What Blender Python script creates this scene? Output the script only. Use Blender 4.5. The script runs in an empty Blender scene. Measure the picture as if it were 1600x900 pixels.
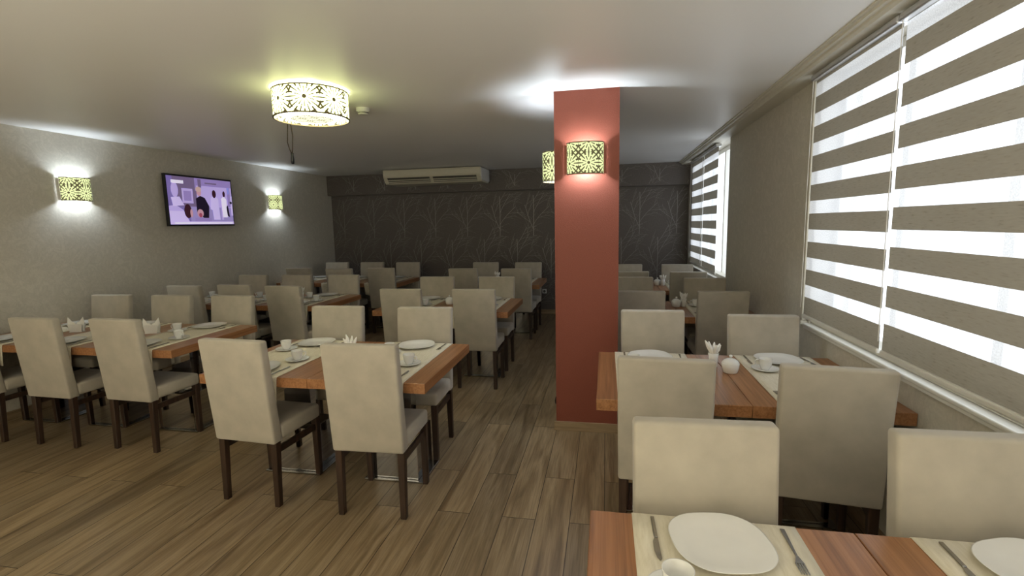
import bpy, bmesh, math, random
from mathutils import Vector, Matrix
random.seed(7)
S = bpy.context.scene
COL = S.collection
PI = math.pi

# ------------------------------------------------------------------ camera
CAMH = 1.66
cam_d = bpy.data.cameras.new('camera'); cam = bpy.data.objects.new('camera', cam_d); COL.objects.link(cam)
YAW, PITCH, ROLL = .1895, .1300, -.0200
fw0 = Vector((-math.sin(YAW), math.cos(YAW), 0)); rt0 = Vector((math.cos(YAW), math.sin(YAW), 0)); UPV = Vector((0, 0, 1))
fwd = fw0*math.cos(PITCH) - UPV*math.sin(PITCH); up0 = UPV*math.cos(PITCH) + fw0*math.sin(PITCH)
rgt = rt0*math.cos(ROLL) + up0*math.sin(ROLL); upp = up0*math.cos(ROLL) - rt0*math.sin(ROLL)
m = Matrix((rgt, upp, -fwd)).transposed().to_4x4(); m.translation = Vector((0, 0, CAMH))
cam.matrix_world = m
cam_d.sensor_width = 36; cam_d.sensor_fit = 'HORIZONTAL'; cam_d.lens = 36*769/1600; cam_d.clip_start = .05
S.camera = cam

# ------------------------------------------------------------------ world, lights, exposure
S.view_settings.view_transform = 'Standard'; S.view_settings.look = 'None'
S.view_settings.exposure = 0.2; S.view_settings.gamma = 1; S.view_settings.use_curve_mapping = False
W = bpy.data.worlds.new('world'); S.world = W; W.use_nodes = True
W.node_tree.nodes['Background'].inputs[0].default_value = (.86, .93, 1, 1)
W.node_tree.nodes['Background'].inputs[1].default_value = 2.5

def light(name, kind, loc, power, color, size=.1, size_y=None, rot=None):
    d = bpy.data.lights.new(name, kind); d.energy = power; d.color = color
    if kind == 'AREA':
        d.size = size
        if size_y: d.shape = 'RECTANGLE'; d.size_y = size_y
    else: d.shadow_soft_size = size
    o = bpy.data.objects.new(name, d); COL.objects.link(o); o.location = loc
    if rot: o.rotation_euler = rot
    return o
# unseen lamp assumed for the rest of the dining room, behind the camera
light('rear_room_light', 'POINT', (-2.0, -.9, 2.25), 15, (1, .92, .60), .30)
light('rear_ceiling_fill', 'AREA', (-1.7, -1.9, .8), 150, (1, .94, .76), 4.5, 1.3, (PI/2+1.38, 0, 0))  # added fill behind the camera, aimed upward to brighten the ceiling
# daylight portals in the two window openings
for nm, y0, y1 in (('near_window_portal', .75, 3.66), ('far_window_portal', 6.10, 8.35)):
    p = light(nm, 'AREA', (1.56, (y0+y1)/2, 1.75), 1, (1, 1, 1), 1.64, y1-y0, (0, PI/2, 0))
    p.data.cycles.is_portal = True

# ------------------------------------------------------------------ materials
def new_mat(name):
    mt = bpy.data.materials.new(name); mt.use_nodes = True
    nt = mt.node_tree; b = nt.nodes['Principled BSDF']; return mt, nt, b
def N(nt, typ, **kw):
    n = nt.nodes.new(typ)
    for k, v in kw.items():
        if k.startswith('i_'): n.inputs[int(k[2:])].default_value = v
        else: setattr(n, k, v)
    return n
def ramp(nt, fac, stops):
    r = nt.nodes.new('ShaderNodeValToRGB'); e = r.color_ramp.elements
    while len(e) < len(stops): e.new(.5)
    for el, (p, c) in zip(e, stops): el.position = p; el.color = (*c, 1)
    nt.links.new(fac, r.inputs[0]); return r
def coords(nt, scale=(1, 1, 1), rot=(0, 0, 0), kind='Object'):
    t = nt.nodes.new('ShaderNodeTexCoord'); mp = nt.nodes.new('ShaderNodeMapping')
    mp.inputs['Scale'].default_value = scale; mp.inputs['Rotation'].default_value = rot
    nt.links.new(t.outputs[kind], mp.inputs[0]); return mp.outputs[0]
def bump(nt, b, h, strength=.2, dist=.01):
    bp = nt.nodes.new('ShaderNodeBump'); bp.inputs['Strength'].default_value = strength; bp.inputs['Distance'].default_value = dist
    nt.links.new(h, bp.inputs['Height']); nt.links.new(bp.outputs[0], b.inputs['Normal'])
def simple(name, col, rough=.5, metal=0, spec=None, noise=0, nscale=30, bmp=0):
    mt, nt, b = new_mat(name)
    b.inputs['Base Color'].default_value = (*col, 1); b.inputs['Roughness'].default_value = rough; b.inputs['Metallic'].default_value = metal
    if spec is not None: b.inputs['Specular IOR Level'].default_value = spec
    v = coords(nt); n = N(nt, 'ShaderNodeTexNoise'); n.inputs['Scale'].default_value = nscale; n.inputs['Detail'].default_value = 4
    nt.links.new(v, n.inputs['Vector'])
    if noise:
        r = ramp(nt, n.outputs[0], [(.3, tuple(c*(1-noise) for c in col)), (.7, tuple(min(1, c*(1+noise)) for c in col))])
        nt.links.new(r.outputs[0], b.inputs['Base Color'])
    if bmp: bump(nt, b, n.outputs[0], bmp, .004)
    return mt
def M_wallpaper(name, c1, c2, swirl=1.0):
    mt, nt, b = new_mat(name); b.inputs['Roughness'].default_value = .75; b.inputs['Specular IOR Level'].default_value = .25
    v = coords(nt)
    n = N(nt, 'ShaderNodeTexNoise'); n.inputs['Scale'].default_value = 7; n.inputs['Detail'].default_value = 8; n.inputs['Distortion'].default_value = 2.2
    nt.links.new(v, n.inputs['Vector'])
    r = ramp(nt, n.outputs[0], [(.35, c1), (.50, c2), (.62, c1)])
    n2 = N(nt, 'ShaderNodeTexNoise'); n2.inputs['Scale'].default_value = 90; n2.inputs['Detail'].default_value = 3
    nt.links.new(v, n2.inputs['Vector'])
    mx = N(nt, 'ShaderNodeMixRGB', blend_type='MULTIPLY'); mx.inputs[0].default_value = .35
    r2 = ramp(nt, n2.outputs[0], [(.3, (.75, .75, .75)), (.7, (1, 1, 1))])
    nt.links.new(r.outputs[0], mx.inputs[1]); nt.links.new(r2.outputs[0], mx.inputs[2]); nt.links.new(mx.outputs[0], b.inputs['Base Color'])
    bump(nt, b, n2.outputs[0], .25, .003); return mt
def M_floor():
    mt, nt, b = new_mat('oak_laminate'); b.inputs['Roughness'].default_value = .36; b.inputs['Specular IOR Level'].default_value = .45
    v = coords(nt, rot=(0, 0, PI/2))
    def brick(c1, c2, mortar):
        k = N(nt, 'ShaderNodeTexBrick'); k.offset = .37; k.offset_frequency = 2
        k.inputs['Color1'].default_value = c1; k.inputs['Color2'].default_value = c2; k.inputs['Mortar'].default_value = mortar
        k.inputs['Scale'].default_value = 1; k.inputs['Mortar Size'].default_value = .0022; k.inputs['Mortar Smooth'].default_value = .2
        k.inputs['Brick Width'].default_value = 1.28; k.inputs['Row Height'].default_value = .192
        nt.links.new(v, k.inputs['Vector']); return k
    k = brick((0, 0, 0, 1), (1, 1, 1, 1), (.5, .5, .5, 1))
    # shift the grain of each plank by its own value
    off = N(nt, 'ShaderNodeVectorMath', operation='SCALE'); off.inputs[3].default_value = 13
    nt.links.new(k.outputs[0], off.inputs[0])
    add = N(nt, 'ShaderNodeVectorMath', operation='ADD'); nt.links.new(v, add.inputs[0]); nt.links.new(off.outputs[0], add.inputs[1])
    mp = N(nt, 'ShaderNodeMapping'); mp.inputs['Scale'].default_value = (1.2, 13, 1); nt.links.new(add.outputs[0], mp.inputs[0])
    n = N(nt, 'ShaderNodeTexNoise'); n.inputs['Scale'].default_value = 1.0; n.inputs['Detail'].default_value = 7; n.inputs['Distortion'].default_value = 1.0
    nt.links.new(mp.outputs[0], n.inputs['Vector'])
    r = ramp(nt, n.outputs[0], [(.28, (.155, .105, .056)), (.47, (.265, .195, .115)), (.60, (.335, .255, .160)), (.75, (.21, .148, .085))])
    mp2 = N(nt, 'ShaderNodeMapping'); mp2.inputs['Scale'].default_value = (5, 130, 1); nt.links.new(add.outputs[0], mp2.inputs[0])
    n2 = N(nt, 'ShaderNodeTexNoise'); n2.inputs['Scale'].default_value = 1; n2.inputs['Detail'].default_value = 4; nt.links.new(mp2.outputs[0], n2.inputs['Vector'])
    r2 = ramp(nt, n2.outputs[0], [(.35, (.72, .72, .72)), (.6, (1, 1, 1))])
    mx = N(nt, 'ShaderNodeMixRGB', blend_type='MULTIPLY'); mx.inputs[0].default_value = .8
    nt.links.new(r.outputs[0], mx.inputs[1]); nt.links.new(r2.outputs[0], mx.inputs[2])
    tone = ramp(nt, k.outputs[0], [(0, (.80, .80, .80)), (1, (1.12, 1.08, 1.03))])
    mt2 = N(nt, 'ShaderNodeMixRGB', blend_type='MULTIPLY'); mt2.inputs[0].default_value = 1
    nt.links.new(mx.outputs[0], mt2.inputs[1]); nt.links.new(tone.outputs[0], mt2.inputs[2])
    seam = N(nt, 'ShaderNodeMixRGB', blend_type='MIX'); seam.inputs[2].default_value = (.035, .022, .012, 1)
    nt.links.new(k.outputs[1], seam.inputs[0]); nt.links.new(mt2.outputs[0], seam.inputs[1]); nt.links.new(seam.outputs[0], b.inputs['Base Color'])
    bump(nt, b, n2.outputs[0], .12, .002); return mt
def M_wood(name, cs, scale=(26, 1.3, 26), rough=.3):
    mt, nt, b = new_mat(name); b.inputs['Roughness'].default_value = rough
    v = coords(nt, scale=scale)
    n = N(nt, 'ShaderNodeTexNoise'); n.inputs['Scale'].default_value = 1; n.inputs['Detail'].default_value = 6; n.inputs['Distortion'].default_value = .6
    nt.links.new(v, n.inputs['Vector'])
    r = ramp(nt, n.outputs[0], [(.3, cs[0]), (.5, cs[1]), (.68, cs[2])]); nt.links.new(r.outputs[0], b.inputs['Base Color'])
    v2 = coords(nt, scale=(scale[0]*7, scale[1]*3, scale[2]*7)); n2 = N(nt, 'ShaderNodeTexNoise'); n2.inputs['Scale'].default_value = 1
    nt.links.new(v2, n2.inputs['Vector']); bump(nt, b, n2.outputs[0], .08, .001); return mt
def M_fabric(name, c, rough=.9):
    mt, nt, b = new_mat(name); b.inputs['Roughness'].default_value = rough; b.inputs['Specular IOR Level'].default_value = .2
    b.inputs['Sheen Weight'].default_value = .25; b.inputs['Sheen Roughness'].default_value = .5
    v = coords(nt); n = N(nt, 'ShaderNodeTexNoise'); n.inputs['Scale'].default_value = 9; n.inputs['Detail'].default_value = 6
    nt.links.new(v, n.inputs['Vector'])
    r = ramp(nt, n.outputs[0], [(.3, tuple(x*.88 for x in c)), (.7, tuple(x*1.06 for x in c))]); nt.links.new(r.outputs[0], b.inputs['Base Color'])
    n2 = N(nt, 'ShaderNodeTexNoise'); n2.inputs['Scale'].default_value = 350; nt.links.new(v, n2.inputs['Vector']); bump(nt, b, n2.outputs[0], .15, .001); return mt
def M_weave(name, c1, c2, sc=160):
    mt, nt, b = new_mat(name); b.inputs['Roughness'].default_value = .85
    v = coords(nt)
    a = N(nt, 'ShaderNodeTexWave', wave_type='BANDS', bands_direction='X'); a.inputs['Scale'].default_value = sc; a.inputs['Distortion'].default_value = 1.5
    d = N(nt, 'ShaderNodeTexWave', wave_type='BANDS', bands_direction='Y'); d.inputs['Scale'].default_value = sc; d.inputs['Distortion'].default_value = 1.5
    nt.links.new(v, a.inputs[0]); nt.links.new(v, d.inputs[0])
    mm = N(nt, 'ShaderNodeMath', operation='MULTIPLY'); nt.links.new(a.outputs[1], mm.inputs[0]); nt.links.new(d.outputs[1], mm.inputs[1])
    n = N(nt, 'ShaderNodeTexNoise'); n.inputs['Scale'].default_value = 14; n.inputs['Detail'].default_value = 5; nt.links.new(coords(nt, scale=(8, 1, 1)), n.inputs['Vector'])
    ad = N(nt, 'ShaderNodeMath', operation='ADD'); nt.links.new(mm.outputs[0], ad.inputs[0]); nt.links.new(n.outputs[0], ad.inputs[1])
    r = ramp(nt, ad.outputs[0], [(.35, c1), (.9, c2)]); nt.links.new(r.outputs[0], b.inputs['Base Color'])
    bump(nt, b, mm.outputs[0], .2, .001); return mt
def M_sheer():
    mt = bpy.data.materials.new('sheer_voile'); mt.use_nodes = True; nt = mt.node_tree; nt.nodes.clear()
    o = N(nt, 'ShaderNodeOutputMaterial'); tr = N(nt, 'ShaderNodeBsdfTransparent'); tl = N(nt, 'ShaderNodeBsdfTranslucent'); df = N(nt, 'ShaderNodeBsdfDiffuse')
    tr.inputs[0].default_value = (.95, .96, 1, 1); tl.inputs[0].default_value = (.95, .95, .97, 1); df.inputs[0].default_value = (.8, .8, .8, 1)
    m1 = N(nt, 'ShaderNodeMixShader'); m1.inputs[0].default_value = .45; m2 = N(nt, 'ShaderNodeMixShader')
    v = coords(nt, scale=(1, 160, 160)); n = N(nt, 'ShaderNodeTexNoise'); n.inputs['Scale'].default_value = 1; nt.links.new(v, n.inputs['Vector'])
    r = ramp(nt, n.outputs[0], [(.3, (.55, .55, .55)), (.7, (.75, .75, .75))])
    nt.links.new(tl.outputs[0], m1.inputs[1]); nt.links.new(df.outputs[0], m1.inputs[2])
    nt.links.new(r.outputs[0], m2.inputs[0]); nt.links.new(tr.outputs[0], m2.inputs[1]); nt.links.new(m1.outputs[0], m2.inputs[2])
    nt.links.new(m2.outputs[0], o.inputs[0]); return mt
def M_opaque_band():
    mt = bpy.data.materials.new('linen_band'); mt.use_nodes = True; nt = mt.node_tree; nt.nodes.clear()
    o = N(nt, 'ShaderNodeOutputMaterial'); tl = N(nt, 'ShaderNodeBsdfTranslucent'); df = N(nt, 'ShaderNodeBsdfDiffuse'); mx = N(nt, 'ShaderNodeMixShader'); mx.inputs[0].default_value = .86
    v = coords(nt, scale=(1, 22, 160)); n = N(nt, 'ShaderNodeTexNoise'); n.inputs['Scale'].default_value = 1; n.inputs['Detail'].default_value = 5; nt.links.new(v, n.inputs['Vector'])
    r = ramp(nt, n.outputs[0], [(.25, (.22, .195, .15)), (.40, (.31, .28, .225)), (.7, (.335, .305, .245))])
    nt.links.new(r.outputs[0], tl.inputs[0]); nt.links.new(r.outputs[0], df.inputs[0])
    nt.links.new(tl.outputs[0], mx.inputs[1]); nt.links.new(df.outputs[0], mx.inputs[2]); nt.links.new(mx.outputs[0], o.inputs[0]); return mt
def M_emit(name, c, s):
    mt, nt, b = new_mat(name); b.inputs['Base Color'].default_value = (*c, 1); b.inputs['Emission Color'].default_value = (*c, 1); b.inputs['Emission Strength'].default_value = s
    return mt
def M_lattice(name, cell, glow, gs, metal, ms, fold=6, fat=.36):
    """lit lamp shade behind a cut-out flower lattice; uv in metres"""
    mt, nt, b = new_mat(name); L = nt.links
    uv = N(nt, 'ShaderNodeTexCoord'); sp = N(nt, 'ShaderNodeSeparateXYZ'); L.new(uv.outputs['UV'], sp.inputs[0])
    def mth(op, a, c=None, d=None):
        k = N(nt, 'ShaderNodeMath', operation=op)
        for i, x in enumerate((a, c, d)):
            if x is None: continue
            if isinstance(x, (int, float)): k.inputs[i].default_value = x
            else: L.new(x, k.inputs[i])
        return k.outputs[0]
    def cellc(s): return mth('SUBTRACT', mth('FRACT', mth('DIVIDE', s, cell)), .5)
    px, py = cellc(sp.outputs[0]), cellc(sp.outputs[1])
    r = mth('SQRT', mth('ADD', mth('MULTIPLY', px, px), mth('MULTIPLY', py, py)))
    th = mth('ARCTAN2', py, px)
    pet = mth('LESS_THAN', mth('ABSOLUTE', mth('COSINE', mth('MULTIPLY', th, fold))), fat)
    pet = mth('MULTIPLY', pet, mth('GREATER_THAN', r, .13))
    pet = mth('MULTIPLY', pet, mth('GREATER_THAN', mth('ABSOLUTE', mth('SUBTRACT', r, .36)), .035))
    pet2 = mth('LESS_THAN', mth('ABSOLUTE', mth('SINE', mth('MULTIPLY', th, fold))), fat*.8)
    pet2 = mth('MULTIPLY', pet2, mth('GREATER_THAN', r, .26))
    cen = mth('LESS_THAN', r, .07)
    edge = mth('MULTIPLY', mth('LESS_THAN', mth('ABSOLUTE', mth('SUBTRACT', r, .53)), .03), mth('GREATER_THAN', mth('ABSOLUTE', mth('SUBTRACT', mth('ABSOLUTE', px), mth('ABSOLUTE', py))), .06))
    mask = mth('MAXIMUM', mth('MAXIMUM', pet, pet2), mth('MAXIMUM', cen, edge))
    mc = N(nt, 'ShaderNodeMixRGB'); mc.inputs[1].default_value = (*glow, 1); mc.inputs[2].default_value = (*metal, 1); L.new(mask, mc.inputs[0])
    es = mth('ADD', mth('MULTIPLY', mask, ms-gs), gs)
    L.new(mc.outputs[0], b.inputs['Emission Color']); L.new(es, b.inputs['Emission Strength'])
    b.inputs['Base Color'].default_value = (.03, .028, .02, 1); b.inputs['Roughness'].default_value = .6
    return mt

MT = {}
MT['floor'] = M_floor()
MT['ceil'] = simple('ceiling_paint', (.85, .84, .82), .42, spec=.35, bmp=.02)
MT['wallp'] = M_wallpaper('beige_wallpaper', (.63, .595, .52), (.57, .54, .47))
MT['dark'] = simple('charcoal_wallpaper', (.115, .098, .088), .6, noise=.12, nscale=60, bmp=.15)
MT['branch'] = simple('branch_print', (.27, .255, .245), .45, .5)
MT['red'] = simple('red_wallpaper', (.225, .055, .031), .62, noise=.08, nscale=160, bmp=.4)
MT['oakbb'] = M_wood('pale_oak', [(.20, .14, .08), (.30, .215, .13), (.36, .26, .16)], (3, 3, 40), .45)
MT['white'] = simple('white_lacquer', (.74, .73, .69), .35, noise=.02)
MT['cornice'] = simple('cornice_paint', (.60, .57, .48), .5, noise=.03)
MT['alu'] = simple('brushed_aluminium', (.62, .62, .62), .35, .8, noise=.04)
MT['wood'] = M_wood('table_veneer', [(.22, .095, .038), (.33, .150, .062), (.40, .195, .088)], (70, 1.6, 70))
MT['chrome'] = simple('chrome', (.50, .50, .51), .04, 1.0, noise=.01)
MT['fabric'] = M_fabric('suede', (.455, .415, .345))
MT['leg'] = M_wood('dark_stained_wood', [(.022, .012, .008), (.036, .019, .012), (.055, .029, .018)], (40, 40, 3), .4)
MT['runner'] = M_weave('runner_weave', (.60, .54, .40), (.80, .75, .62))
MT['china'] = simple('white_porcelain', (.80, .80, .78), .14, noise=.01)
MT['steel'] = simple('stainless_steel', (.36, .35, .335), .22, 1.0, noise=.03)
MT['paper'] = simple('white_paper', (.88, .87, .83), .8, noise=.03)
MT['black'] = simple('black_plastic', (.012, .012, .014), .3, noise=.05)
MT['cream'] = simple('cream_plastic', (.62, .59, .47), .4, noise=.02)
MT['grille'] = simple('dark_grille', (.10, .095, .08), .5, noise=.1)
MT['sheer'] = M_sheer(); MT['band'] = M_opaque_band()
MT['drum'] = M_lattice('lit_drum_lattice', .1979, (.93, 1, .42), 3.8, (.13, .10, .03), .6, 5, .30)
MT['drumbot'] = M_emit('lit_diffuser', (1, .98, .74), 7)
MT['drumpat'] = M_lattice('lit_diffuser_pattern', .09, (1, 1, .78), 1.2, (.45, .42, .16), .8)
MT['sconce'] = M_lattice('lit_sconce_lattice', .149, (.78, .86, .42), 1.05, (.12, .10, .03), .55, 4, .37)
MT['rim'] = simple('bronze_rim', (.14, .11, .06), .4, .5, noise=.05)
MT['bulb'] = M_emit('bulb_glow', (.85, .93, 1), 14)

# ------------------------------------------------------------------ mesh helpers
def bm_obj(name, bm, mats, parent=None, smooth=False, loc=None):
    me = bpy.data.meshes.new(name); bmesh.ops.recalc_face_normals(bm, faces=bm.faces[:]) if not bm.loops.layers.uv else None
    bm.to_mesh(me); bm.free()
    for mm in (mats if isinstance(mats, (list, tuple)) else [mats]): me.materials.append(mm)
    if smooth:
        for p in me.polygons: p.use_smooth = True
    o = bpy.data.objects.new(name, me); COL.objects.link(o)
    if parent: o.parent = parent
    if loc: o.location = loc
    return o
def hexa(bm, lo, hi, bev=0, seg=2, mi=0):
    """lo, hi: 4 points each (ccw)"""
    vs = [bm.verts.new(p) for p in list(lo)+list(hi)]
    fs = [(3, 2, 1, 0), (4, 5, 6, 7), (0, 1, 5, 4), (1, 2, 6, 5), (2, 3, 7, 6), (3, 0, 4, 7)]
    F = [bm.faces.new([vs[i] for i in f]) for f in fs]
    for f_ in F: f_.material_index = mi
    if bev:
        es = {e for f_ in F for e in f_.edges}
        r = bmesh.ops.bevel(bm, geom=list(es), offset=bev, segments=seg, profile=.5, affect='EDGES')
        for f_ in r['faces']: f_.material_index = mi
def box(bm, x0, x1, y0, y1, z0, z1, bev=0, seg=2, mi=0):
    q = lambda z: [(x0, y0, z), (x1, y0, z), (x1, y1, z), (x0, y1, z)]
    hexa(bm, q(z0), q(z1), bev, seg, mi)
def lathe(bm, prof, n=28, c=(0, 0, 0), mi=0):
    rings = []
    for r, z in prof:
        if r < 1e-5: rings.append([bm.verts.new((c[0], c[1], c[2]+z))])
        else: rings.append([bm.verts.new((c[0]+r*math.cos(2*PI*i/n), c[1]+r*math.sin(2*PI*i/n), c[2]+z)) for i in range(n)])
    for a, b in zip(rings, rings[1:]):
        for i in range(n):
            j = (i+1) % n
            if len(a) == 1 and len(b) == 1: continue
            if len(a) == 1: f = bm.faces.new((a[0], b[j], b[i]))
            elif len(b) == 1: f = bm.faces.new((a[i], a[j], b[0]))
            else: f = bm.faces.new((a[i], a[j], b[j], b[i]))
            f.material_index = mi
def tube(bm, pts, r, n=8, mi=0, caps=True):
    pts = [Vector(p) for p in pts]; rings = []; prev = None
    for i, p in enumerate(pts):
        t = (pts[min(i+1, len(pts)-1)]-pts[max(i-1, 0)]).normalized()
        if prev is None: u = t.orthogonal().normalized()
        else: u = (prev - t*prev.dot(t)).normalized()
        prev = u; w = t.cross(u); rr = r[i] if isinstance(r, (list, tuple)) else r
        rings.append([bm.verts.new(p+u*rr*math.cos(2*PI*k/n)+w*rr*math.sin(2*PI*k/n)) for k in range(n)])
    for a, b in zip(rings, rings[1:]):
        for k in range(n): bm.faces.new((a[k], a[(k+1) % n], b[(k+1) % n], b[k])).material_index = mi
    if caps: bm.faces.new(rings[0][::-1]).material_index = mi; bm.faces.new(rings[-1]).material_index = mi
def prism(bm, pts2, z0, z1, mi=0):
    a = [bm.verts.new((x, y, z0)) for x, y in pts2]; b = [bm.verts.new((x, y, z1)) for x, y in pts2]
    bm.faces.new(a[::-1]).material_index = mi; bm.faces.new(b).material_index = mi
    for i in range(len(a)):
        j = (i+1) % len(a); bm.faces.new((a[i], a[j], b[j], b[i])).material_index = mi
def B(): return bmesh.new()
def thing(name, label, cat, loc=(0, 0, 0), rz=0, group=None):
    o = bpy.data.objects.new(name, None); COL.objects.link(o); o.empty_display_size = .1
    o.location = loc; o.rotation_euler = (0, 0, rz); o['label'] = label; o['category'] = cat
    if group: o['group'] = group
    return o
def tag(o, label, cat, group=None):
    o['label'] = label; o['category'] = cat
    if group: o['group'] = group
    return o
def struct(name, bm, mats, parent=None):
    o = bm_obj(name, bm, mats, parent)
    if not parent: o['kind'] = 'structure'
    return o
class Proto:
    """first placement uses the prototype itself, later ones copy it with its parts and sub-parts"""
    def __init__(s, root): s.root = root; s.used = False
    def place(s, loc, rz, label, cat, group=None):
        if not s.used: r = s.root; s.used = True
        else:
            r = s.root.copy(); COL.objects.link(r)
            for ch in list(s.root.children):
                c = ch.copy(); COL.objects.link(c); c.parent = r
                for g in ch.children:
                    d = g.copy(); COL.objects.link(d); d.parent = c
        r.location = loc; r.rotation_euler = (0, 0, rz); r['label'] = label; r['category'] = cat
        if group: r['group'] = group
        return r

# ------------------------------------------------------------------ room shell
XL, XR, YB, YW, YF, C = -5.25, 1.38, 8.77, 8.90, -2.6, 2.625
bm = B(); box(bm, XL-.15, 1.75, YF-.15, YW+.15, -.12, 0); struct('floor', bm, MT['floor'])
bm = B(); box(bm, XL-.15, 1.75, YF-.15, YW+.15, C, C+.12); struct('ceiling', bm, MT['ceil'])
bm = B(); box(bm, XL-.15, XL, YF-.15, YW+.15, 0, C); struct('wall_left', bm, MT['wallp'])
bm = B(); box(bm, XL, 1.75, YF-.15, YF, 0, C); struct('wall_rear', bm, MT['wallp'])
# right wall with its two window openings
W1, W2, Z0, Z1 = (.72, 3.66), (6.10, 8.40), .915, 2.575
bm = B()
box(bm, XR, 1.62, YF, YW, 0, Z0)
box(bm, XR, 1.62, YF, YW, Z1, C)
for a, b_ in ((YF, W1[0]), (W1[1], W2[0]), (W2[1], YW)): box(bm, XR, 1.62, a, b_, Z0, Z1)
struct('wall_right', bm, MT['wallp'])
# back wall: dark paper printed with pale branches
def branches(bm, tile_w, zmax, zmin, plane_y, x0, x1, seed):
    rnd = random.Random(seed); paths = []
    def grow(x, z, a, L, w, depth):
        pts = [(x, z)]; n = 7
        for i in range(n):
            x += L/n*math.sin(a); z += L/n*math.cos(a); a += rnd.uniform(-.09, .09) + (.04 if depth else 0); pts.append((x, z))
            if depth < (3 if w > .001 else 0) and i in (1, 3, 5):
                s = rnd.choice((-1, 1)); grow(x, z, a+s*rnd.uniform(.35, .6), L*rnd.uniform(.5, .7), w*.6, depth+1)
        paths.append((pts, w))
    grow(0, -.02, .05, .72, .0046, 0); grow(.0, .1, -.42, .46, .0036, 1)
    k = 0; z = -.1
    while z < 3:
        off = (k % 2)*tile_w*.5
        x = x0-1+off
        while x < x1+1:
            for pts, w in paths:
                seg = []
                for (px, pz) in pts: seg.append((x+px, z+pz))
                for (a, b_) in zip(seg, seg[1:]):
                    if not (x0+.01 < a[0] < x1-.01 and x0+.01 < b_[0] < x1-.01 and zmin+.01 < a[1] < zmax-.01 and zmin+.01 < b_[1] < zmax-.01): continue
                    d = Vector((b_[0]-a[0], b_[1]-a[1])); 
                    if d.length < 1e-6: continue
                    nn = Vector((-d.y, d.x)).normalized()*w
                    vs = [bm.verts.new((p[0]+s*nn.x, plane_y, p[1]+s*nn.y)) for p, s in ((a, -1), (b_, -1), (b_, 1), (a, 1))]
                    bm.faces.new(vs).material_index = 1
            x += tile_w
        z += .78; k += 1
bm = B(); box(bm, XL, XR, YW, YW+.15, 0, C)
branches(bm, .62, 2.25, .05, YW-.0015, XL, XR, 3); struct('wall_back', bm, [MT['dark'], MT['branch']])
bm = B(); box(bm, XL+.001, XR-.001, YB, YW, 2.255, C)
branches(bm, .62, C, 2.26, YB-.0015, XL, XR, 3); struct('trim_1', bm, [MT['dark'], MT['branch']])
bm = B(); box(bm, XL, XR, YW-.015, YW, 0, .08, .003); struct('baseboard_back', bm, MT['oakbb'])
bm = B(); box(bm, XL, XL+.015, YF, YW-.015, 0, .08, .003); struct('baseboard_left', bm, MT['oakbb'])
bm = B(); box(bm, XR-.015, XR, YF, YW-.015, 0, .08, .003); struct('baseboard_right', bm, MT['oakbb'])
# stepped cornice along the window wall
bm = B()
sec = [(1.19, C), (1.19, C-.010), (1.205, C-.014), (1.208, C-.026), (1.225, C-.030), (1.23, C-.040), (1.245, C-.050), (1.38, C-.050), (1.38, C)]
for y0, y1 in ((YF, YB),):
    a = [bm.verts.new((x, y0, z)) for x, z in sec]; b_ = [bm.verts.new((x, y1, z)) for x, z in sec]
    bm.faces.new(a); bm.faces.new(b_[::-1])
    for i in range(len(sec)): j = (i+1) % len(sec); bm.faces.new((a[i], b_[i], b_[j], a[j]))
struct('trim_2', bm, MT['cornice'])
# vertical casing beside the near window
bm = B(); box(bm, 1.345, XR, 3.69, 3.715, .95, 2.56, .006); box(bm, 1.355, XR, 3.72, 3.735, .95, 2.56, .004); box(bm, 1.335, XR, 3.68, 3.74, .925, .95, .004)
struct('trim_3', bm, MT['cornice'])
# red pillar
PX0, PX1, PY0, PY1 = -.385, .095, 3.80, 4.28
bm = B(); box(bm, PX0, PX1, PY0, PY1, 0, C); struct('wall_pillar', bm, MT['red'])
bm = B(); t = .016
for a in ((PX0-t, PX1+t, PY0-t, PY0), (PX0-t, PX1+t, PY1, PY1+t), (PX0-t, PX0, PY0, PY1), (PX1, PX1+t, PY0, PY1)): box(bm, *a, 0, .075, .002)
struct('baseboard_pillar', bm, MT['oakbb'])
# windows: white frames with mullions and panes, and their sills
glass = bpy.data.materials.new('window_glass'); glass.use_nodes = True; nt = glass.node_tree; nt.nodes.clear()
o_ = N(nt, 'ShaderNodeOutputMaterial'); tr = N(nt, 'ShaderNodeBsdfTransparent'); gl = N(nt, 'ShaderNodeBsdfGlossy'); gl.inputs['Roughness'].default_value = .02
mx = N(nt, 'ShaderNodeMixShader'); mx.inputs[0].default_value = .06; nt.links.new(tr.outputs[0], mx.inputs[1]); nt.links.new(gl.outputs[0], mx.inputs[2]); nt.links.new(mx.outputs[0], o_.inputs[0])
for k, ((y0, y1), nm) in enumerate(((W1, 4), (W2, 3))):
    bm = B(); f = .055
    box(bm, 1.50, 1.56, y0, y1, Z0, Z0+f, .004); box(bm, 1.50, 1.56, y0, y1, Z1-f, Z1, .004)
    for i in range(nm+1):
        yc = y0+f/2+(y1-y0-f)*i/nm; box(bm, 1.501, 1.559, yc-f/2, yc+f/2, Z0+f*.5, Z1-f*.5, .004)
    w = struct('window_%d' % (k+1), bm, MT['white'])
    bm = B(); box(bm, 1.528, 1.532, y0+.02, y1-.02, Z0+.02, Z1-.02); bm_obj('pane', bm, glass, w)
    bm = B(); box(bm, 1.345, 1.50, y0-.03 if k else -.2, y1+.03, Z0, Z0+.022, .008, 3); box(bm, 1.355, 1.378, y0-.03 if k else -.2, y1+.03, Z0-.018, Z0, .004)
    bm_obj('window_sill', bm, MT['white'], w)
    bm = B(); box(bm, 1.395, 1.498, y0+.002, y1-.002, Z0+.0225, Z0+.062, .006, 2); bm_obj('inner_sill', bm, MT['cornice'], w)

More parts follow.
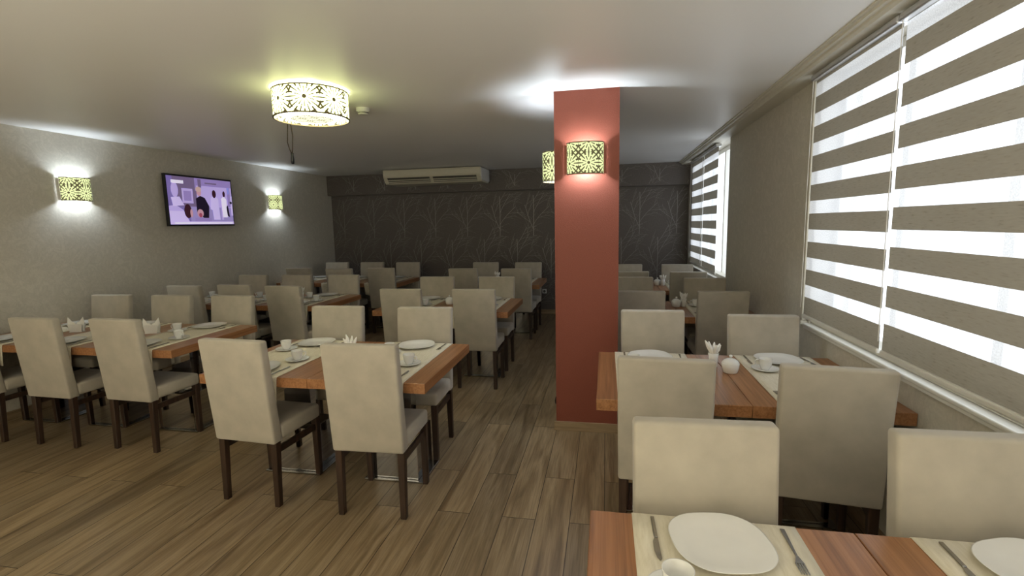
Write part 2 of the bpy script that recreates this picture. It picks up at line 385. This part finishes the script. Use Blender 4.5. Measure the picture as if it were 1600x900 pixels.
# ------------------------------------------------------------------ roller blinds
def blind(y0, y1, phase, label):
    t = thing('zebra_roller_blind', label, 'window blind', (1.33, (y0+y1)/2, 2.565), 0, 'striped roller blinds along the window wall')
    h = (y1-y0)/2; zt, zb = 0, 1.005-2.565
    bm = B(); box(bm, -.035, .03, -h, h, -.036, 0, .008, 3); bm_obj('cassette', bm, MT['alu'], t)
    bm = B()
    hh = h-.006; edges = [(-.036)]
    ctr = [phase-.186*k-2.565 for k in range(9)]
    z = -.030; bands = []
    for c in ctr:
        if c-.041 < zb+.06: break
        bands.append((z, c+.041, 0)); bands.append((c+.041, c-.041, 1)); z = c-.041
    bands.append((z, zb, 0))
    ny = 12
    for za, zb_, mi in bands:
        for i in range(ny):
            ya = -hh+2*hh*i/ny; yb = -hh+2*hh*(i+1)/ny
            vs = [bm.verts.new((0, y, zz)) for y, zz in ((ya, za), (yb, za), (yb, zb_), (ya, zb_))]
            bm.faces.new(vs).material_index = mi
    bmesh.ops.remove_doubles(bm, verts=bm.verts[:], dist=1e-5)
    bm_obj('striped_fabric', bm, [MT['band'], MT['sheer']], t)
    bm = B(); box(bm, -.012, .012, -hh, hh, zb-.022, zb+.006, .008, 3); bm_obj('bottom_rail', bm, MT['white'], t)
    bm = B(); tube(bm, [(-.022, h-.012, -.03), (-.024, h-.010, -.8), (-.022, h-.012, zb+.05)], .0022, 6); bm_obj('pull_chain', bm, MT['white'], t)
    return t
blind(2.665, 3.63, 2.472, 'cream striped roller blind on near window, the one next to the wall pier')
blind(.74, 2.650, 2.486, 'cream striped roller blind on near window, running out of the photo at right')
blind(6.43, 7.335, 2.435, 'striped roller blind on far window, nearer one beside the bright uncovered gap')
blind(7.345, 8.27, 2.430, 'striped roller blind on far window, the one nearest the dark back wall')

# ------------------------------------------------------------------ dining tables
TH = .78
def make_table():
    r = thing('dining_table', '', '', (0, 0, 0))
    bm = B(); box(bm, -.3655, .3655, -.46, .46, TH-.06, TH, .003, 2); bm_obj('tabletop', bm, MT['wood'], r)
    bm = B(); box(bm, -.165, .165, -.13, .13, .012, .32, .004, 2); bm_obj('mirror_box', bm, MT['chrome'], r)
    bm = B(); box(bm, -.10, .10, -.045, .045, .32, TH-.075, .004, 2); bm_obj('column', bm, MT['chrome'], r)
    bm = B(); box(bm, -.205, .205, -.155, .155, 0, .012, .003, 1); bm_obj('base_plate', bm, MT['steel'], r)
    bm = B(); box(bm, -.22, .22, -.2, .2, TH-.075, TH-.06, .003, 1); bm_obj('mounting_plate', bm, MT['black'], r)
    return Proto(r)
TABLE = make_table()
def make_runner():
    bm = B(); w = .227; nx = 10
    prof = [(-.4670, -.17), (-.4672, -.12), (-.4668, -.06), (-.466, -.02), (-.4635, -.002), (-.458, .0035)]
    ys = prof + [(y, .0035) for y in (-.36, -.24, -.12, 0, .12, .24, .36)] + [(-a, z) for a, z in prof[::-1]]
    rows = []
    for j, (y, z) in enumerate(ys):
        row = []
        for i in range(nx+1):
            x = -w+2*w*i/nx; drop = min(0, z)
            wob = .012*math.sin(i*1.9+(1 if y > 0 else 0))*(-drop/.17)
            row.append(bm.verts.new((x*(1-.05*(-drop/.17)), y+(-1 if y < 0 else 1)*abs(wob), TH+z-(.02*(-drop/.17)*math.sin(i*.63)))))
        rows.append(row)
    for a, b_ in zip(rows, rows[1:]):
        for i in range(nx): bm.faces.new((a[i], a[i+1], b_[i+1], b_[i]))
    o = bm_obj('table_runner', bm, MT['runner'], smooth=True)
    md = o.modifiers.new('thickness', 'SOLIDIFY'); md.thickness = .0022; md.offset = -1
    return Proto(o)
RUNNER = make_runner()

# ------------------------------------------------------------------ chairs
def make_chair():
    r = thing('dining_chair', '', '', (0, 0, 0))
    bm = B(); box(bm, -.215, .215, -.165, .205, .405, .50, .022, 3); bm_obj('seat', bm, MT['fabric'], r, True)
    bm = B(); w0, w1 = .212, .218
    lo = [(-w0, -.228, .395), (w0, -.228, .395), (w0, -.150, .395), (-w0, -.150, .395)]
    hi = [(-w1, -.285, 1.03), (w1, -.285, 1.03), (w1, -.222, 1.03), (-w1, -.222, 1.03)]
    hexa(bm, lo, hi, .014, 3); bm_obj('backrest', bm, MT['fabric'], r, True)
    for sx in (-1, 1):
        for fy in (0, 1):
            bm = B(); cx = sx*.188; yt = .182 if fy else -.190; yb = .182 if fy else -.205; a, c_ = .021, .017
            hexa(bm, [(cx-c_, yb-c_, 0), (cx+c_, yb-c_, 0), (cx+c_, yb+c_, 0), (cx-c_, yb+c_, 0)],
                 [(cx-a, yt-a, .41), (cx+a, yt-a, .41), (cx+a, yt+a, .41), (cx-a, yt+a, .41)], .003, 1)
            bm_obj('leg', bm, MT['leg'], r)
        bm = B(); box(bm, sx*.188-.010, sx*.188+.010, -.182, .165, .325, .365, .002, 1); bm_obj('stretcher', bm, MT['leg'], r)
    return Proto(r)
CHAIR = make_chair()

# ------------------------------------------------------------------ tableware
def make_plate():
    bm = B(); n = 48
    def ring(s, z):
        out = []
        for i in range(n):
            th = 2*PI*i/n; e = 2/2.9
            x = math.copysign(abs(math.cos(th))**e, math.cos(th)); y = math.copysign(abs(math.sin(th))**e, math.sin(th))
            k = 1+.03*math.cos(2*th)
            out.append(bm.verts.new((x*s*k, y*s/k, z)))
        return out
    R = [ring(s, z) for s, z in ((.06, 0), (.075, 0), (.085, .004), (.124, .016), (.126, .018), (.123, .0185), (.088, .008), (.04, .006))]
    for a, b_ in zip(R, R[1:]):
        for i in range(n): bm.faces.new((a[i], a[(i+1) % n], b_[(i+1) % n], b_[i]))
    bm.faces.new(R[0][::-1]); bm.faces.new(R[-1])
    return Proto(bm_obj('dinner_plate', bm, MT['china'], smooth=True))
def make_saucer():
    bm = B(); lathe(bm, [(0, 0), (.035, 0), (.04, .003), (.074, .013), (.075, .0155), (.072, .0155), (.038, .0065), (0, .006)], 32)
    return Proto(bm_obj('saucer', bm, MT['china'], smooth=True))
def make_cup():
    r = thing('coffee_cup', '', '')
    bm = B(); lathe(bm, [(0, 0), (.020, 0), (.022, .004), (.029, .018), (.034, .038), (.037, .062), (.0375, .064), (.035, .063), (.031, .036), (.024, .012), (0, .008)], 28)
    bm_obj('bowl', bm, MT['china'], r, True)
    bm = B(); tube(bm, [(.032, 0, .050), (.046, 0, .053), (.055, 0, .045), (.054, 0, .032), (.044, 0, .020), (.029, 0, .019)], [.004, .0035, .0035, .0035, .0035, .004], 8)
    bm_obj('handle', bm, MT['china'], r, True)
    return Proto(r)
def make_knife():
    r = thing('table_knife', '', '')
    bm = B(); box(bm, -.0055, .0055, -.095, .005, 0, .005, .002, 2); bm_obj('handle', bm, MT['steel'], r)
    bm = B(); prism(bm, [(-.004, .004), (.004, .004), (.0095, .02), (.0105, .06), (.006, .088), (-.002, .098), (-.006, .09), (-.0055, .02)], .001, .003)
    bm_obj('blade', bm, MT['steel'], r); return Proto(r)
def make_fork():
    r = thing('dinner_fork', '', '')
    bm = B(); hexa(bm, [(-.0065, -.095, 0), (.0065, -.095, 0), (.003, .03, .004), (-.003, .03, .004)], [(-.0065, -.095, .0028), (.0065, -.095, .0028), (.003, .03, .007), (-.003, .03, .007)], .001, 1)
    bm_obj('handle', bm, MT['steel'], r)
    bm = B()
    hexa(bm, [(-.0035, .029, .004), (.0035, .029, .004), (.011, .052, .001), (-.011, .052, .001)], [(-.0035, .029, .007), (.0035, .029, .007), (.011, .052, .0035), (-.011, .052, .0035)])
    for i in range(4):
        x = -.0092+i*.0061; hexa(bm, [(x-.0016, .05, .001), (x+.0016, .05, .001), (x+.001, .095, .003), (x-.001, .095, .003)], [(x-.0016, .05, .0035), (x+.0016, .05, .0035), (x+.001, .095, .005), (x-.001, .095, .005)])
    bm_obj('tines', bm, MT['steel'], r); return Proto(r)
def make_sugar():
    r = thing('sugar_bowl', '', '')
    bm = B(); lathe(bm, [(0, 0), (.036, 0), (.040, .004), (.046, .03), (.049, .055), (.047, .058), (.042, .05), (.036, .008), (0, .006)], 30); bm_obj('bowl', bm, MT['china'], r, True)
    bm = B(); lathe(bm, [(.047, .058), (.046, .063), (.036, .074), (.020, .082), (.008, .085), (0, .086)], 30); ld = bm_obj('lid', bm, MT['china'], r, True)
    bm = B(); lathe(bm, [(.004, .083), (.005, .088), (.010, .094), (.010, .100), (.005, .104), (0, .105)], 16); bm_obj('knob', bm, MT['china'], ld, True)
    return Proto(r)
def make_vase():
    r = thing('napkin_vase', '', '')
    bm = B(); lathe(bm, [(0, 0), (.022, 0), (.025, .004), (.026, .05), (.031, .085), (.0285, .085), (.023, .05), (.021, .008), (0, .008)], 24); bm_obj('vase', bm, MT['china'], r, True)
    rnd = random.Random(4)
    for i in range(7):
        a = 2*PI*i/7; d = .014; lean = .20+.10*rnd.random(); h = .135+.03*rnd.random()
        bx, by = d*math.cos(a), d*math.sin(a); tx, ty = bx+math.cos(a)*lean*.12, by+math.sin(a)*lean*.12
        bm = B(); tube(bm, [(bx*.6, by*.6, .02), (bx, by, .085), ((bx+tx)/2, (by+ty)/2, h*.8), (tx, ty, h)], [.006, .009, .012, .003], 7); bm_obj('napkin', bm, MT['paper'], r, True)
    return Proto(r)
def make_fan():
    r = thing('napkin_holder', '', '')
    bm = B(); prism(bm, [(-.055, -.02), (.055, -.02), (.055, .02), (-.055, .02)], 0, .006)
    for s in (-1, 1): hexa(bm, [(-.050, s*.018-.002, .004), (.050, s*.018-.002, .004), (.050, s*.018+.002, .004), (-.050, s*.018+.002, .004)], [(-.062, s*.022-.002, .075), (.062, s*.022-.002, .075), (.062, s*.022+.002, .075), (-.062, s*.022+.002, .075)], .0015, 1)
    bm_obj('holder', bm, MT['china'], r)
    for s, y in ((-1, -.008), (1, .002)):
        bm = B(); z0 = .008
        pts = [(s*.002, z0), (s*.055, z0), (s*.066, .09), (s*.060, .135), (s*.030, .095), (s*.006, .085)]
        a = [bm.verts.new((x, y-.004, z)) for x, z in pts]; b_ = [bm.verts.new((x, y+.004, z)) for x, z in pts]
        bm.faces.new(a); bm.faces.new(b_[::-1])
        for i in range(len(a)): j = (i+1) % len(a); bm.faces.new((a[i], b_[i], b_[j], a[j]))
        bm_obj('napkin', bm, MT['paper'], r)
    return Proto(r)
PLATE, SAUCER, CUP, KNIFE, FORK, SUGAR, VASE, FAN = make_plate(), make_saucer(), make_cup(), make_knife(), make_fork(), make_sugar(), make_vase(), make_fan()

# ------------------------------------------------------------------ layout
SKIP = set()
def setting(key, cx, cy, side, where, rnd):
    """side 'near': diner sits on the camera side and faces +Y; 'far': faces the camera"""
    s = 1 if side == 'near' else -1
    def P_(dx, dy): return (cx+s*dx, cy+s*(dy-.46))      # dx to the diner's right, dy from the table edge inward
    j = lambda a: rnd.uniform(-a, a)
    z = TH+.0047
    rot = 0 if s > 0 else PI
    w = ('%s side of ' % side)+where
    items = []
    x, y = P_(j(.008), .125+j(.008)); items.append((PLATE, (x, y, z), rot+.25+j(.12), 'white squarish dinner plate, '+w, 'plate', 'white dinner plates'))
    x, y = P_(.165+j(.006), .115); items.append((KNIFE, (x, y, z), rot+j(.06), 'stainless steel knife, '+w, 'knife', 'table knives'))
    x, y = P_(-.180+j(.006), .118); items.append((FORK, (x, y, z), rot+j(.12), 'stainless steel fork, '+w, 'fork', 'table forks'))
    x, y = P_(.128+j(.008)+(.012 if key == 'R00' else 0), .335+j(.01)-(.012 if key == 'R00' else 0)); items.append((SAUCER, (x, y, z), 0, 'small white saucer under a cup, '+w, 'saucer', 'white saucers'))
    items.append((CUP, (x, y, z+.0062), (0 if s > 0 else PI)+j(.5)+(.3 if s > 0 else 0)+(1.7 if key == 'R00' else 0), 'white coffee cup on its saucer, '+w, 'cup', 'white coffee cups'))
    for it, kk in zip(items, ('plate', 'knife', 'fork', 'saucer', 'cup')):
        if (key, side, kk) in SKIP: continue
        it[0].place(it[1], it[2], it[3], it[4], it[5])
# key: (x centres of units), y near edge, runner x centres, description
TABLES = {
 'T1': ([-2.0895, -1.3575], 2.52, [-2.145, -1.345], 'front centre table', ['left', 'right']),
 'T0': ([-4.898, -4.199, -3.50], 3.01, [-4.955, -4.28, -3.54], 'front left-wall table', ['wall end', 'middle', 'aisle end']),
 'T2': ([-4.888, -4.189, -3.49], 4.97, [-4.94, -4.23, -3.54], 'second left-wall table', ['wall end', 'middle', 'aisle end']),
 'T3': ([-4.898, -4.199, -3.50], 7.07, [-4.94, -4.22, -3.48], 'back left-wall table', ['wall end', 'middle', 'aisle end']),
 'C2': ([-2.06, -1.328], 4.76, [-2.08, -1.33], 'second centre table', ['left', 'right']),
 'C3': ([-2.03, -1.298], 6.93, [-2.04, -1.30], 'back centre table', ['left', 'right']),
 'R0': ([.3225, 1.034], .515, [.308, 1.055], 'nearest window table', ['left', 'right']),
 'R1': ([.3225, 1.034], 2.41, [.29, 1.045], 'second window table', ['left', 'right']),
 'R2': ([.3225, 1.034], 4.65, [.30, 1.03], 'third window table', ['left', 'right']),
 'R3': ([.3225, 1.034], 6.44, [.31, 1.03], 'back window table', ['left', 'right']),
}
for k, (xs, y0, rxs, desc, pos) in TABLES.items():
    yc = y0+.46; rnd = random.Random(hash_ := sum(map(ord, k)))
    for i, (x, rx, pn) in enumerate(zip(xs, rxs, pos)):
        pw = pn+(' unit' if 'end' in pn or pn == 'middle' else ' half')
        tb = TABLE.place((x, yc, 0), 0, 'wood-topped pedestal table on chrome base, %s of %s' % (pw, desc), 'table', 'pedestal tables pushed together, %s' % desc)
        tb.scale = (.956 if k in ('T0', 'T2', 'T3') else .941 if k[0] == 'R' and i == 1 else 1, 1, 1)
        RUNNER.place((rx, yc, 0), 0, 'cream woven runner hanging over both edges, %s of %s' % (pw, desc), 'table runner', 'cream table runners')
        for side in ('near', 'far'): setting(k+str(i), rx, yc, side, '%s runner, %s' % (pn, desc), rnd)
# chairs: (table, side, [(x, y at back top, rz deg, which)])
YR = .285
NEAR = {
 'T1': ([(-2.10, 2.39, -4), (-1.32, 2.37, 2)]), 'T0': [(-4.93, 2.87, -2), (-4.215, 2.87, -2), (-3.50, 2.89, -3)],
 'T2': [(-4.76, 4.78, 0), (-4.17, 4.87, -2), (-3.49, 4.79, -2)], 'T3': [(-4.78, 6.98, 0), (-4.02, 6.87, 0), (-3.37, 6.95, 0)],
 'C2': [(-2.04, 4.60, 1), (-1.28, 4.61, 1)], 'C3': [(-2.03, 6.83, -1), (-1.24, 6.79, -1)],
 'R1': [(.292, 2.27, -4), (1.00, 2.21, -7)], 'R2': [(.315, 4.55, 0), (1.02, 4.55, 1)], 'R3': [(.32, 6.36, 0), (1.005, 6.30, -1)]}
FARC = {
 'T1': [(-2.11, 3.555, 2), (-1.37, 3.55, 2)], 'T0': [(-4.89, 4.05, 2), (-4.18, 4.05, 1), (-3.51, 4.06, 1)],
 'T2': [(-4.77, 5.94, 0), (-4.11, 5.95, 0), (-3.42, 5.95, 0)], 'T3': [(-4.77, 8.12, 0), (-4.07, 8.08, 0), (-3.39, 8.05, -1)],
 'C2': [(-2.04, 5.73, 0), (-1.29, 5.73, 0)], 'C3': [(-1.97, 7.94, -1), (-1.245, 7.90, -1)],
 'R0': [(.315, 1.54, 2), (1.06, 1.55, 1)], 'R1': [(.338, 3.55, 2), (1.025, 3.42, 1)],
 'R2': [(.31, 5.70, 0), (1.06, 5.62, -1)], 'R3': [(.31, 7.43, 0), (1.01, 7.38, -1)]}
for D, side in ((NEAR, 'near'), (FARC, 'far')):
    for k, lst in D.items():
        desc, pos = TABLES[k][3], TABLES[k][4]
        for i, (x, y, a) in enumerate(lst):
            if side == 'near': loc, rz = (x, y+YR, 0), math.radians(a)
            else: loc, rz = (x, y-.222, 0), PI+math.radians(a)
            look = 'back turned to the camera, near side' if side == 'near' else 'facing the camera, far side'
            CHAIR.place(loc, rz, 'beige upholstered chair%s, %s, %s side of %s' % ((' with its back to camera' if side == 'near' else ' facing camera'), pos[i], side, desc), 'chair', 'beige chairs around the tables')
# centre pieces
cz = TH+.0005
for P_, loc, rz, lab, cat, grp in (
 (SUGAR, (.712, 2.95, cz), 0, 'white lidded sugar bowl on the second window table', 'sugar bowl', 'white sugar bowls'),
 (VASE, (.640, 3.06, cz), .4, 'white vase of rolled paper napkins on the second window table', 'napkin vase', 'napkin vases'),
 (SUGAR, (.712, 5.21, cz), 0, 'white lidded sugar bowl on the third window table', 'sugar bowl', 'white sugar bowls'),
 (VASE, (.785, 5.22, cz), 1, 'white vase of rolled paper napkins on the third window table', 'napkin vase', 'napkin vases'),
 (SUGAR, (.70, 6.98, cz), 0, 'white lidded sugar bowl on the back window table', 'sugar bowl', 'white sugar bowls'),
 (VASE, (.765, 6.93, cz), 2, 'white vase of rolled paper napkins on the back window table', 'napkin vase', 'napkin vases'),
 (VASE, (-1.68, 2.97, cz), 0, 'white vase of paper napkins in the middle of the front centre table', 'napkin vase', 'napkin vases'),
 (SUGAR, (-1.71, 5.20, cz), 0, 'white lidded sugar bowl in the middle of the second centre table', 'sugar bowl', 'white sugar bowls'),
 (VASE, (-1.64, 7.38, cz), 0, 'white vase of paper napkins in the middle of the back centre table', 'napkin vase', 'napkin vases'),
 (VASE, (-3.74, 5.5, cz), 0, 'white vase of paper napkins on the second left-wall table', 'napkin vase', 'napkin vases'),
 (FAN, (-4.62, 3.50, cz), .25, 'white napkin holder with two-pointed napkins, nearer the left wall on the front table', 'napkin holder', 'white napkin holders'),
 (FAN, (-3.85, 3.52, cz), .25, 'white napkin holder with two-pointed napkins, nearer the aisle on the front left table', 'napkin holder', 'white napkin holders'),
): P_.place(loc, rz, lab, cat, grp)

# ------------------------------------------------------------------ drum ceiling lamp
def uvcyl(bm, fn, z0, z1, a0, a1, n, mi=0):
    uvl = bm.loops.layers.uv.verify(); acc = 0; prev = None; col = []
    for i in range(n+1):
        a = a0+(a1-a0)*i/n; x, y = fn(a)
        if prev: acc += math.hypot(x-prev[0], y-prev[1])
        prev = (x, y); col.append((bm.verts.new((x, y, z0)), bm.verts.new((x, y, z1)), acc))
    for p, q in zip(col, col[1:]):
        f = bm.faces.new((p[0], q[0], q[1], p[1])); f.material_index = mi
        for l, (u, v) in zip(f.loops, ((p[2], 0), (q[2], 0), (q[2], z1-z0), (p[2], z1-z0))): l[uvl].uv = (u, v)
L0 = (-2.06, 3.31, C)
t = thing('ceiling_lamp', 'round lit drum lamp with flower lattice shade on the ceiling', 'lamp', L0)
R0 = .252
bm = B(); uvcyl(bm, lambda a: (R0*math.cos(a), R0*math.sin(a)), -.200, -.020, 0, 2*PI, 96); o = bm_obj('lamp_shade', bm, MT['drum'], t, True)
bm = B()
bm.free()
for z in (-.020, -.200):
    bm = B(); lathe(bm, [(R0-.004, z-.004), (R0+.005, z-.004), (R0+.005, z+.004), (R0-.004, z+.004), (R0-.004, z-.004)], 96)
    bm_obj('rim', bm, MT['rim'], t)
bm = B(); lathe(bm, [(0, -.198), (.170, -.198), (.170, -.164), (R0-.006, -.164), (R0-.006, -.160), (0, -.160)], 64); df = bm_obj('diffuser', bm, MT['drumbot'], t)
bm = B(); uvl = bm.loops.layers.uv.verify(); vs = [bm.verts.new((  .145*math.cos(2*PI*i/48), .145*math.sin(2*PI*i/48), -.2000)) for i in range(48)]
f = bm.faces.new(vs[::-1])
for l in f.loops: l[uvl].uv = (l.vert.co.x+.045, l.vert.co.y+.045)
bm_obj('pattern_disc', bm, MT['drumpat'], df)
bm = B(); lathe(bm, [(0, -.03), (.12, -.03), (.13, -.02), (.13, 0), (0, 0)], 40); bm_obj('ceiling_plate', bm, MT['white'], t)
bm = B()
for a in range(3): tube(bm, [(.12*math.cos(a*2.1), .12*math.sin(a*2.1), -.020), (R0*math.cos(a*2.1), R0*math.sin(a*2.1), -.020)], .003, 6)
bm_obj('bracket', bm, MT['rim'], t)
for k in range(3):
    p = light('drum_bulb', 'POINT', (L0[0]+.15*math.cos(k*2.1), L0[1]+.15*math.sin(k*2.1), C-.10), 1.6, (1, 1, .50), .03)

# ------------------------------------------------------------------ wall sconces
def make_sconce():
    r = thing('wall_sconce', '', '')
    w, d, h = .135, .105, .112      # opens along local -Y away from the wall at y=0
    shp = lambda a: (w*math.cos(a), -.012-d*abs(math.sin(a))**.75)
    bm = B(); uvcyl(bm, shp, -h, h, PI, 2*PI, 40); bm_obj('lamp_shade', bm, MT['sconce'], r, True)
    for z in (-h, h):
        bm = B(); tube(bm, [(*shp(PI+PI*i/30), z) for i in range(31)], .0035, 6)
        bm_obj('rim', bm, MT['rim'], r, True)
    bm = B(); box(bm, -w, w, -.012, 0, -.10, .10, .003, 1); bm_obj('back_plate', bm, MT['white'], r)
    bm = B(); lathe(bm, [(0, -.03), (.016, -.02), (.02, 0), (.016, .02), (0, .03)], 14, (0, -.055, 0)); bm_obj('bulb', bm, MT['bulb'], r, True)
    return Proto(r)
SC = make_sconce()
def sconce(loc, rz, label, power):
    SC.place(loc, rz, label, 'wall lamp', 'lattice wall lamps')
    d = Matrix.Rotation(rz, 3, 'Z') @ Vector((0, -.062, 0))
    for dz in (-.045, .045): light('sconce_bulb_light', 'POINT', (loc[0]+d.x, loc[1]+d.y, loc[2]+dz), power, (.80, .90, 1), .022)
sconce((XL, 4.12, 2.085), PI/2, 'lit lattice wall lamp left of the television', 7)
sconce((XL, 7.17, 2.07), PI/2, 'lit lattice wall lamp right of the television', 7)
sconce((-.153, PY0, 2.125), 0, 'lit lattice wall lamp on the front of the red pillar', 9)
sconce((PX0, 4.04, 2.10), -PI/2, 'lit lattice wall lamp on the left side of the red pillar', 9)

# ------------------------------------------------------------------ television
t = thing('television', 'flat television on the left wall showing people in a purple-tinted scene', 'television', (XL+.012, 5.63, 2.025))
hw, hh = .535, .315
bm = B(); box(bm, .045, .085, -hw, hw, -hh, hh, .004, 2); bm_obj('casing', bm, MT['black'], t)
bm = B(); box(bm, 0, .046, -.18, .18, -.12, .12, .003, 1); bm_obj('wall_bracket', bm, MT['black'], t)
sw, sh = hw-.018, hh-.022
cols = dict(bg=(.20, .15, .42), floor=(.32, .26, .55), wall=(.17, .12, .24), lav=(.50, .40, .80), pale=(.62, .52, .92), white=(.85, .80, 1), dark=(.012, .006, .02), skin=(.55, .30, .38), hair=(.04, .01, .02), blonde=(.55, .38, .36), mid=(.30, .22, .52), blue=(.26, .30, .85), red=(.35, .06, .12))
sm = [M_emit('screen_'+k, c, .55) for k, c in cols.items()]; ci = {k: i for i, k in enumerate(cols)}
bm = B(); lay = [0]
def sp_(pts, col):
    lay[0] += 1; x = .0856+lay[0]*.00006
    vs = [bm.verts.new((x, (u-.5)*2*sw, (.5-v)*2*sh)) for u, v in pts]     # u runs along +Y = rightwards on the screen
    bm.faces.new(vs).material_index = ci[col]
def el(cx, cy, rx, ry, col, n=18): sp_([(cx+rx*math.cos(2*PI*i/n), cy+ry*math.sin(2*PI*i/n)) for i in range(n)], col)
def rc(a, b_, c_, d, col): sp_([(a, b_), (c_, b_), (c_, d), (a, d)], col)
rc(0, 0, 1, 1, 'bg'); rc(.08, .0, .42, .62, 'wall'); rc(.40, 0, 1, .28, 'mid'); rc(.42, .16, 1, .70, 'lav'); rc(.30, .62, 1, .95, 'floor')
rc(.20, .24, .36, .55, 'lav'); rc(.225, .29, .335, .50, 'mid')
el(.10, .28, .05, .16, 'lav'); sp_([(.06, .62), (.04, .44), (.16, .42), (.22, .60)], 'pale')
rc(.52, .02, .70, .14, 'mid'); rc(.56, .08, .75, .11, 'wall'); rc(.45, .02, .50, .2, 'wall')
sp_([(.0, .62), (.10, .60), (.20, .70), (.28, .95), (0, .95)], 'pale'); sp_([(0, .62), (.12, .62), (.2, .72), (0, .72)], 'lav')
el(.265, .72, .055, .15, 'hair'); el(.315, .76, .02, .09, 'skin')
sp_([(.40, .44), (.47, .38), (.54, .42), (.60, .60), (.58, .86), (.50, .86), (.40, .74)], 'dark'); el(.455, .30, .038, .085, 'skin'); el(.45, .24, .045, .06, 'blonde')
el(.45, .76, .05, .09, 'skin'); el(.45, .80, .025, .05, 'red'); rc(.36, .86, .62, .94, 'mid')
sp_([(.64, .40), (.70, .36), (.76, .42), (.77, .90), (.66, .90)], 'pale'); el(.695, .32, .033, .09, 'hair'); sp_([(.64, .40), (.67, .40), (.67, .7), (.62, .66)], 'pale')
rc(.80, .3, .83, .9, 'lav'); sp_([(.81, .42), (.86, .36), (.90, .44), (.90, .84), (.82, .84)], 'white'); el(.862, .31, .022, .07, 'hair')
sp_([(.89, .60), (.92, .56), (.94, .84), (.90, .80)], 'dark'); rc(.92, .14, .97, .60, 'mid'); rc(.93, .16, .955, .3, 'blue'); rc(.97, .35, 1, .8, 'pale'); el(.975, .5, .02, .03, 'dark')
rc(.06, .08, .235, .145, 'white'); rc(.0, .94, 1, 1, 'pale'); rc(.06, .955, .98, .99, 'white')
o = bm_obj('screen', bm, sm, t)

# ------------------------------------------------------------------ air conditioner hanging below the ceiling
t = thing('air_conditioner', 'long cream air conditioner hung under the ceiling before the dark wall', 'air conditioner', (-2.91, 8.10, C-.015))
wd = .86
def sec_box(bm, x0, x1, s, mi=0):
    a = [bm.verts.new((x0, y, z)) for y, z in s]; b_ = [bm.verts.new((x1, y, z)) for y, z in s]
    bm.faces.new(a).material_index = mi; bm.faces.new(b_[::-1]).material_index = mi
    for i in range(len(s)): j = (i+1) % len(s); bm.faces.new((a[i], b_[i], b_[j], a[j])).material_index = mi
s = [(0, 0), (-.012, -.03), (-.012, -.10), (0, -.13), (.07, -.215), (.10, -.235), (.56, -.235), (.62, -.20), (.62, 0)]
bm = B(); sec_box(bm, -wd, wd, s); bm_obj('housing', bm, MT['cream'], t)
for x0, x1 in ((-wd+.07, -.03), (.03, wd-.07)):
    bm = B(); sec_box(bm, x0, x1, [(-.004, -.133), (.002, -.139), (.058, -.203), (.064, -.213), (.060, -.216), (-.006, -.140)]); g = bm_obj('air_outlet', bm, MT['grille'], t)
    bm = B()
    for q in (.35, .7): sec_box(bm, x0, x1, [(-.012+.07*q, -.14-.08*q), (-.004+.07*q, -.152-.08*q), (-.000+.07*q, -.150-.08*q), (-.008+.07*q, -.138-.08*q)])
    bm_obj('louvre', bm, MT['cream'], g)
for sx in (-1, 1):
    bm = B(); sec_box(bm, sx*wd, sx*(wd+.012), [(.02, -.01), (.02, -.12), (.08, -.205), (.56, -.215), (.60, -.19), (.60, -.01)]); bm_obj('end_cap', bm, MT['white'], t)
bm = B()
for sx in (-.6, .6): box(bm, sx-.02, sx+.02, .1, .5, 0, .015)
bm_obj('hanging_bracket', bm, MT['alu'], t)

# ------------------------------------------------------------------ small fittings
t = thing('smoke_detector', 'small round white smoke detector on the ceiling right of the drum lamp', 'smoke detector', (-1.97, 3.91, C))
bm = B(); lathe(bm, [(0, -.028), (.050, -.028), (.054, -.024), (.054, 0), (0, 0)], 32); bm_obj('base', bm, MT['white'], t, False)
bm = B(); lathe(bm, [(0, -.052), (.034, -.052), (.042, -.044), (.042, -.028), (0, -.028)], 32); hd = bm_obj('sensor_head', bm, MT['white'], t, False)
bm = B(); lathe(bm, [(.0425, -.042), (.0425, -.034)], 32); bm_obj('vent_slot', bm, MT['grille'], hd)
t = thing('hanging_cable', 'brown looped electric cable dangling from the ceiling behind the drum lamp', 'cable', (-2.57, 3.78, C))
bm = B(); tube(bm, [(0, 0, 0), (-.012, 0, -.15), (-.022, 0, -.26), (-.010, 0, -.31), (.010, .0, -.36)], .0045, 8)
tube(bm, [(.02, 0, 0), (.020, 0, -.12), (.030, 0, -.22), (.022, 0, -.30), (.012, 0, -.36)], .0045, 8); bm_obj('wire', bm, MT['leg'], t, True)
bm = B(); lathe(bm, [(0, -.44), (.012, -.435), (.014, -.40), (.010, -.365), (.012, -.35), (0, -.345)], 12, (.012, 0, 0)); bm_obj('connector', bm, MT['black'], t, True)
t = thing('power_cord', 'black power cord with plug hanging low beside the red pillar', 'cord', (PX0-.012, 4.25, 0))
bm = B(); tube(bm, [(.010, 0, .36), (-.004, 0, .30), (-.022, 0, .24), (-.030, 0, .17), (-.030, 0, .11)], .0035, 8); bm_obj('wire', bm, MT['black'], t, True)
bm = B(); lathe(bm, [(0, .045), (.014, .05), (.017, .075), (.010, .105), (.005, .115), (0, .115)], 12, (-.030, 0, 0)); bm_obj('plug', bm, MT['black'], t, True)
t = thing('wall_socket', 'small white wall socket low on the dark back wall', 'socket', (-1.10, YW, .42))
bm = B(); box(bm, -.04, .04, -.012, 0, -.04, .04, .003, 2); bm_obj('cover_plate', bm, MT['white'], t)
bm = B(); lathe(bm, [(0, 0), (.022, 0), (.024, .004), (0, .004)], 20); o = bm_obj('outlet', bm, MT['grille'], t); o.rotation_euler = (PI/2, 0, 0); o.location = (0, -.012, 0)
